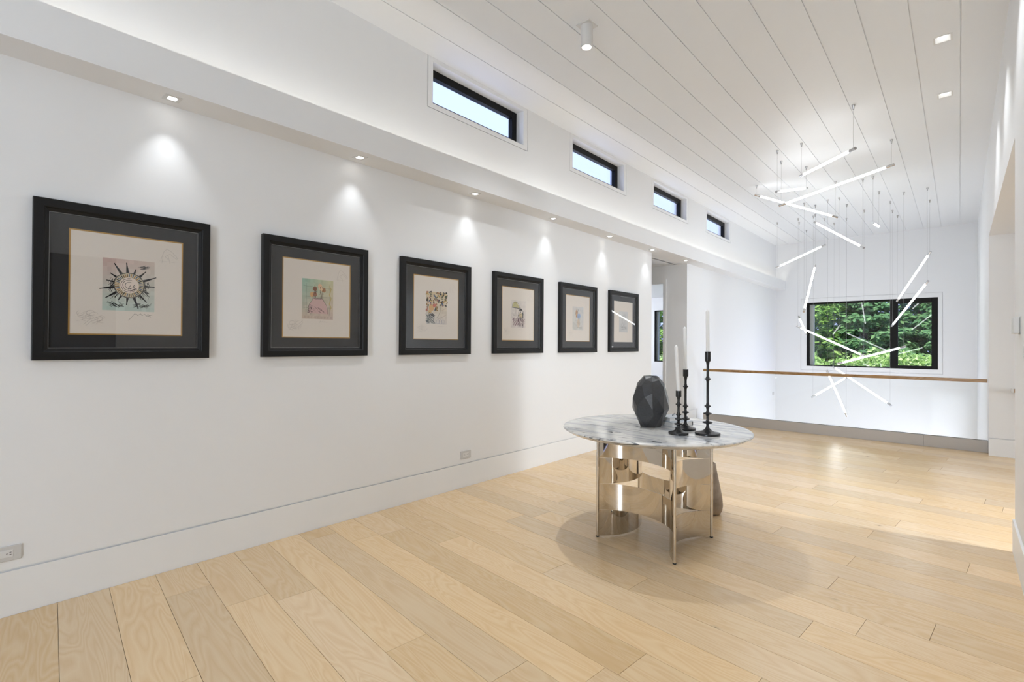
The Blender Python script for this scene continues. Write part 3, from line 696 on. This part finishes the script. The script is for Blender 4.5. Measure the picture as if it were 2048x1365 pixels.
for a, b_, lab in TUBES:
    a, b_ = Vector(a), Vector(b_); d = (b_ - a).normalized(); mid = (a + b_) / 2
    o = empty('tube_pendant', mid, lab, 'pendant light', 'glowing tube pendants over the stairwell')
    e0, e1 = a - d * .03 - mid, b_ + d * .03 - mid
    MB().rod(e0 + d * .085, e1 - d * .085, .0148, 14).build('light_tube', 'tube_glow', o)
    for e, s in ((e0, 1), (e1, -1)):
        MB().rod(e, e + d * s * .088, .0168, 14).build('end_cap', 'steel', o)
    for p in (a, b_):
        q = p - mid; top = ZC - mid.z
        MB().rod(q + Vector((0, 0, .012)), (q.x, q.y, top - .03), .0011, 6).build('cable', 'cable_steel', o)
        MB().lathe([(.004, -.05), (.007, -.046), (.009, -.022), (.016, -.008), (.016, 0)], 12, (q.x, q.y, top)).build('ceiling_mount', 'steel', o)

# ------------------------------------------------------------------ round table
TC = Vector((-1.600, 3.285, 0)); TZ = .772
tb = empty('round_table', TC, 'round marble topped table on a polished metal base of curved bands', 'table')
R = .635
MB().lathe([(.52, .7365), (R - .040, .737), (R - .036, .7385), (R - .005, .757), (R - .001, .7595), (R, .763), (R - .001, .767), (R - .005, .7705), (R - .010, TZ), (R - .05, TZ), (.3, TZ), (.05, TZ)], 96).build('tabletop', 'marble', tb, angle=.5)
ft = [Vector((-1.891, 3.018, 0)), Vector((-1.305, 2.963, 0)), Vector((-1.293, 3.546, 0)), Vector((-1.879, 3.601, 0))]
rows = [(.7365, .5550), (.5535, .3725), (.3710, .1900), (.1885, .0080)]
for q in ft:
    q = q - TC
    lg = MB().rod((q.x, q.y, .008), (q.x, q.y, .737), .0095, 16).build('leg', 'nickel', tb)
    MB().lathe([(.008, 0), (.0115, .002), (.0115, .008), (.009, .0095)], 14, (q.x, q.y, 0)).build('foot', 'rubber', lg)
def arcpts(p, q, sag, n=24):
    c = (p + q) / 2; d = (q - p); L = d.length; inward = (-c).normalized()
    r = (L * L / 4 + sag * sag) / (2 * sag); ctr = c - inward * (r - sag)
    h = math.asin(min(1, L / 2 / r)); ux = d.normalized(); out = []
    for i in range(n + 1):
        a = -h + 2 * h * i / n
        out.append(ctr + ux * (r * math.sin(a)) + inward * (r * math.cos(a)))
    return out
for s in range(4):
    p, q = ft[s] - TC, ft[(s + 1) % 4] - TC
    pts = arcpts(p, q, .135)
    c0 = (p + q) / 2; 
    for k in (0, 2) if s % 2 == 0 else (1, 3):
        z1, z0 = rows[k]; mb = MB(); n = len(pts); v = []
        for i, pt in enumerate(pts):
            tg = (pts[min(i + 1, n - 1)] - pts[max(i - 1, 0)]).normalized(); nr = Vector((-tg.y, tg.x, 0)) * .0012
            for sg in (-1, 1):
                for z in (z0, z1): v.append((pt.x + sg * nr.x, pt.y + sg * nr.y, z))
        f = []
        for i in range(n - 1):
            a, b_ = i * 4, i * 4 + 4
            f += [(a, b_, b_ + 1, a + 1), (a + 2, a + 3, b_ + 3, b_ + 2), (a + 1, b_ + 1, b_ + 3, a + 3), (a, a + 2, b_ + 2, b_)]
        mb.add(v, f); mb.build('curved_band', 'nickel', tb, angle=.6)

# ------------------------------------------------------------------ faceted vase
VC = Vector((-1.632, 3.296, TZ))
va = empty('vase', VC, 'faceted charcoal vase on the marble table', 'vase')
def vprof(z):   # half-width of the vase by height
    zs = [0, .03, .09, .165, .232, .29, .332, .358]; rs = [.072, .088, .118, .128, .123, .104, .075, .050]
    return float(np.interp(z, zs, rs))
front = [(345, 190), (430, 235), (575, 200), (265, 300), (650, 340), (415, 440), (290, 510), (525, 575), (420, 745), (180, 690), (440, 850), (155, 330), (750, 270), (165, 850), (640, 760)]
sx = Vector((R0.x, R0.y, 0)); sd = Vector((-Fv.x, -Fv.y, 0)).normalized()
P = []
for px, py in front:
    X = (px - 470) / 9.1 / 285; Z = (1085 - py) / 9.1 / 296 + .003; r = vprof(Z); X = max(-.97 * r, min(.97 * r, X)); D = math.sqrt(max(0, r * r - X * X))
    P.append((sx * X + sd * D, Z))
pts = []
for p, z in P:
    pts.append((p.x, p.y, z)); pts.append((-p.x * .985, -p.y * .985, z))
for i in range(7):
    a = 2 * PI * (i + .25) / 7; pts.append((.070 * math.cos(a), .070 * math.sin(a), 0)); 
for i in range(6):
    a = 2 * PI * (i + .1) / 6; pts.append((.052 * math.cos(a), .052 * math.sin(a), .358))
for i, (z, r) in enumerate([(.13, .127), (.20, .129), (.08, .115)]):
    for j in (0, 1):
        a = YAW + i * .35 + j * PI - .3; pts.append((r * math.cos(a), r * math.sin(a), z))
bm = bmesh.new()
for p in pts: bm.verts.new(p)
res = bmesh.ops.convex_hull(bm, input=bm.verts)
bmesh.ops.delete(bm, geom=[e for e in res['geom_interior'] if isinstance(e, bmesh.types.BMVert)], context='VERTS')
bmesh.ops.dissolve_limit(bm, angle_limit=math.radians(7), verts=bm.verts, edges=bm.edges)
top = max(bm.faces, key=lambda f: f.calc_center_median().z)
rr = bmesh.ops.inset_region(bm, faces=[top], thickness=.009)
bmesh.ops.translate(bm, verts=top.verts, vec=(0, 0, -.05))
me = bpy.data.meshes.new('vase_body'); bm.to_mesh(me); bm.free(); me.materials.append(MATS['charcoal'])
vb = bpy.data.objects.new('vase_body', me); COL.objects.link(vb); vb.parent = va
bv = vb.modifiers.new('bevel', 'BEVEL'); bv.width = .0012; bv.segments = 2

# ------------------------------------------------------------------ candlesticks and candles
def candlestick(x, y, base_r, rings, cup0, cup1, label, clabel, ctop, lean, sh=.0068):
    o = empty('candlestick', (x, y, TZ), label, 'candlestick', 'black candlesticks on the table')
    zb = lambda z: z - TZ
    MB().lathe([(base_r - .003, 0), (base_r, .002), (base_r, .012), (base_r - .002, .0145), (base_r * .7, .0185), (base_r * .42, .0255), (base_r * .24, .036), (sh + .003, .048), (sh + .002, .06)], 48).build('base', 'black_iron', o, angle=.7)
    z0 = .058; pr = [(sh + .002, z0)]; mb = MB()
    for zr, rr_ in rings:
        z = zb(zr)
        pr += [(sh + .0012, z - .018), (sh + .004, z - .009), (rr_ * .62, z - .0052), (rr_ - .002, z - .0042), (rr_, z - .0025), (rr_, z + .0025), (rr_ - .002, z + .0042), (rr_ * .62, z + .0052), (sh + .004, z + .009), (sh + .0012, z + .018)]
    zc = zb(cup0)
    pr += [(sh + .001, zc - .028), (sh + .003, zc - .012), (.0125, zc - .003), (.013, zc)]
    mb.lathe(pr, 32); mb.build('stem', 'black_iron', o, angle=.7)
    z1 = zb(cup1)
    MB().lathe([(.012, zc - .003), (.0172, zc + .001), (.0176, zc + .004), (.0176, z1), (.0130, z1), (.0125, z1 - .02)], 32).build('cup', 'black_iron', o, angle=.7)
    c = empty('candle', (x, y, cup1 - .019), clabel, 'candle', 'white taper candles')
    L = ctop - cup1 + .019; ax = (Rv * lean).to_3d()
    mb = MB(); mb.lathe([(.0112, 0), (.0108, L - .014), (.0100, L - .011), (.004, L - .002), (.002, L)], 20); bo = mb.build('wax_stick', 'wax', c, angle=.7)
    MB().rod((0, 0, L - .001), (.0005, .0005, L + .004), .0008, 6).build('wick', 'wax', c)
    dv = (Vector((0, 0, 1)) + Vector((R0.x, R0.y, 0)) * lean).normalized()
    c.rotation_euler = dv.to_track_quat('Z', 'Y').to_euler()
candlestick(-1.209, 3.241, .0775, [(.852, .0310), (.909, .0260), (.957, .0200), (1.132, .0200)], 1.246, 1.309, 'tallest black candlestick, standing at the right on the table', 'upright white taper in the tallest candlestick', 1.579, -.012)
candlestick(-1.391, 3.327, .0675, [(.847, .0280), (.891, .0230), (.933, .0180), (1.066, .0170)], 1.136, 1.183, 'middle height black candlestick standing behind the shortest one', 'white taper in the middle height candlestick', 1.475, -.025)
candlestick(-1.354, 3.128, .0625, [(.838, .0260), (.871, .0225), (.899, .0165), (.966, .0180)], 1.014, 1.054, 'shortest black candlestick, in front on the table', 'leaning white taper in the shortest candlestick', 1.350, -.058)

# ------------------------------------------------------------------ books and pen behind the vase
def book(corner, ang, L, D, z, t_, label):
    o = empty('book', (corner[0], corner[1], z), label, 'book', 'stacked books on the table'); o.rotation_euler.z = ang
    # x runs from the right near corner back along the long side, y away from the camera
    MB().box((-L, 0, 0), (0, D, .003)).build('cover', 'book_cover', o); MB().box((-L, 0, t_ - .003), (0, D, t_)).build('cover', 'book_cover', o)
    MB().box((-L + .004, .003, .003), (-.004, D - .004, t_ - .003)).build('pages', 'book_page', o)
    MB().box((-.0015, -.0005, .003), (.0004, D * .98, t_ - .003)).build('end_band', 'book_edge', o)
A = math.atan2(.92, .38)
book((-1.425, 3.540), A, .195, .17, TZ, .032, 'lower pale grey book lying behind the candlesticks')
book((-1.468, 3.552), A + .03, .175, .135, TZ + .032, .028, 'upper pale grey book of the stack behind the vase')
pn = empty('pen', (-1.56, 3.50, TZ + .0645), 'thin dark pen lying on the upper book', 'pen')
MB().rod((0, 0, 0), (-.03, .10, 0), .0042, 10).build('barrel', 'black_iron', pn); MB().rod((-.03, .10, 0), (-.033, .11, 0), .0042, 10, .0008).build('tip', 'black_iron', pn)

# ------------------------------------------------------------------ floor vase behind the table
fv = empty('floor_vase', (-1.500, 4.06, 0), 'taupe tapering floor vase behind the table leg', 'vase')
MB().lathe([(.070, 0), (.082, .004), (.098, .03), (.104, .07), (.100, .12), (.088, .19), (.072, .27), (.058, .34), (.050, .39), (.047, .402), (.042, .404), (.038, .39)], 48).build('vase_body', 'taupe_stone', fv, angle=.7)

# ------------------------------------------------------------------ bed seen through the doorway
bd = empty('bed', (-5.9, 11.3, 0), 'white bed corner glimpsed through the bedroom doorway', 'bed')
MB().box((-1.0, -.8, -.014), (1.0, .8, .30)).build('bed_base', 'bed_linen', bd, bevel=.02)
MB().box((-1.02, -.82, .28), (1.02, .82, .58)).build('duvet', 'bed_linen', bd, bevel=.06)

# ------------------------------------------------------------------ garden beyond the windows
g = MB(); gn = 24; gv = []; gf = []
for i in range(gn + 1):
    for j in range(gn + 1):
        x = -60 + 100 * i / gn; y = YF + .25 + 80 * (j / gn) ** 1.4
        gv.append((x, y, -1.1 + .02 * (y - YF) + .25 * math.sin(x * .23) * math.cos(y * .19)))
for i in range(gn):
    for j in range(gn):
        a = i * (gn + 1) + j; gf.append((a, a + gn + 1, a + gn + 2, a + 1))
g.add(gv, gf, True); struct(g, 'ground', 'grass_ground', 'sloping green ground beyond the stairwell window', 'ground')
nr = np.random.default_rng(7)
def leaves(name, centres, radii, per, size, m, parent, flat=.45, up=.75):
    """clusters of small leaf faces; each cluster a flattened spray"""
    n = len(centres) * per
    c = np.repeat(np.array(centres), per, 0); r = np.repeat(np.array(radii), per, 0)[:, None]
    d = nr.normal(size=(n, 3)); d /= np.linalg.norm(d, axis=1)[:, None]
    p = c + d * r * nr.uniform(.35, 1, (n, 1)) ** .5 * np.array([1, 1, flat])
    nn = nr.normal(size=(n, 3)) * (1 - up) + np.array([0, -.18, up]) + d * .35; nn /= np.linalg.norm(nn, axis=1)[:, None]
    t = np.cross(nn, nr.normal(size=(n, 3))); t /= np.linalg.norm(t, axis=1)[:, None]; b_ = np.cross(nn, t)
    s = size * nr.uniform(.6, 1.3, (n, 1))
    v = np.stack([p - t * s, p - b_ * s * .5, p + t * s, p + b_ * s * .5], 1).reshape(-1, 3)
    me = bpy.data.meshes.new(name); me.vertices.add(4 * n); me.vertices.foreach_set('co', v.ravel())
    me.loops.add(4 * n); me.loops.foreach_set('vertex_index', np.arange(4 * n)); me.polygons.add(n); me.polygons.foreach_set('loop_start', np.arange(n) * 4)
    me.update(calc_edges=True); me.materials.append(MATS[m])
    o = bpy.data.objects.new(name, me); COL.objects.link(o); o.parent = parent; o['kind'] = 'stuff'; return o
def tree(x, y, h, rad, m, label, group, ncl=190, per=80, size=.125, low=.04):
    gz = -1.1 + .02 * (y - YF) - .2
    o = empty('tree', (x, y, gz), label, 'tree', group)
    mb = MB(); mb.rod((0, 0, 0), (.1, .05, h * .45), .10, 8, .07).rod((.1, .05, h * .45), (-.05, 0, h * .9), .07, 8, .02)
    for k in range(6):
        a = nr.uniform(0, 2 * PI); z = h * nr.uniform(.3, .7); mb.rod((0, 0, z), (rad * .7 * math.cos(a), rad * .7 * math.sin(a), z + rad * .35), .05, 6, .015)
    mb.build('trunk', 'stem', o)
    cs = []; rs = []
    for k in range(ncl):
        z = nr.uniform(low, 1); prof_ = math.sin(PI * min(.97, (z * .82 + .16))) ** .7
        a = nr.uniform(0, 2 * PI); q = rad * prof_ * nr.uniform(.45, 1) ** .6
        cs.append((q * math.cos(a), q * math.sin(a), z * h)); rs.append(nr.uniform(.45, .95) * rad / 3.2)
    leaves('crown', cs, rs, per, size, m, o, .38)
TREES = [(-5.7, 25.5, 8.5, 2.5, 'leaf_light', 'light green tree at the left of the picture window'), (-3.6, 31.5, 11, 3.3, 'leaf_blue', 'dark green tree at the middle of the left window pane'),
         (-1.4, 28.5, 9.5, 2.9, 'leaf_mid', 'mid green tree behind the window mullion'), (1.2, 31, 10.5, 3.2, 'leaf_blue', 'bluish green tree in the right window sash'),
         (-7.8, 33, 8.5, 3.0, 'leaf_mid', 'tall green tree partly hidden by the left window jamb'), (-4.6, 38, 14, 4, 'leaf_blue', 'far tall tree behind the left window pane'), (-.6, 38, 14, 4, 'leaf_mid', 'far tall tree behind the right window sash'),
         (3.8, 36, 13, 3.8, 'leaf_mid', 'far green tree right of the window view'), (-14.2, 27, 6.3, 2.6, 'leaf_light', 'light green tree in the bedroom window'), (-17.5, 31, 6.6, 2.6, 'leaf_mid', 'darker green tree at the left of the bedroom window'), (-11.2, 33, 7.0, 2.8, 'leaf_mid', 'mid green tree behind the bedroom window tree'),
         (-3.0, 26.0, 4.6, 2.0, 'leaf_mid', 'low bushy green tree in the left window pane above the hedge'), (.3, 26.5, 5.0, 2.1, 'leaf_mid', 'low bushy green tree in the right sash above the hedge'), (-2.2, 44, 15, 4.6, 'leaf_blue', 'farthest tall tree closing the window view'), (2.6, 44, 15, 4.6, 'leaf_blue', 'farthest tall tree right of the window view'), (-7.4, 43, 14, 4.4, 'leaf_blue', 'farthest tall tree left of the window view')]
for x, y, h, r, m, lab in TREES: tree(x, y, h, r, m, lab, 'trees beyond the stairwell window')
for k in range(16):
    x = -8.2 + k * .78 + nr.uniform(-.2, .2); y = 19.5 + (k % 3) * 1.3 + nr.uniform(-.3, .3); gz = -1.1 + .02 * (y - YF) - .15
    o = empty('shrub', (x, y, gz), 'bright leafy shrub in the hedge below the trees outside the picture window', 'shrub', 'shrubs in the hedge outside the picture window')
    hh = nr.uniform(2.2, 2.55); cs = []; rs = []
    for q in range(44):
        a = nr.uniform(0, 2 * PI); rr_ = .75 * nr.uniform(0, 1) ** .5; cs.append((rr_ * math.cos(a), rr_ * math.sin(a), hh * nr.uniform(.15, 1) * (1 - .2 * rr_))); rs.append(.3)
    leaves('foliage', cs, rs, 60, .075, 'leaf_shrub', o, .8, .5)
    mb = MB()
    for q in range(4): mb.rod((0, 0, 0), (nr.uniform(-.4, .4), nr.uniform(-.4, .4), hh * .7), .02, 5, .008)
    mb.build('stems', 'stem', o)
for k in range(4):
    x = -14.6 + k * .9; y = 19.8 + (k % 2); gz = -1.1 + .02 * (y - YF) - .15
    o = empty('shrub', (x, y, gz), 'leafy shrub low in the bedroom window view', 'shrub', 'shrubs below the bedroom window')
    cs = []; rs = []
    for q in range(30):
        a = nr.uniform(0, 2 * PI); rr_ = .7 * nr.uniform(0, 1) ** .5; cs.append((rr_ * math.cos(a), rr_ * math.sin(a), 1.7 * nr.uniform(.15, 1))); rs.append(.3)
    leaves('foliage', cs, rs, 50, .08, 'leaf_shrub', o, .8, .5)
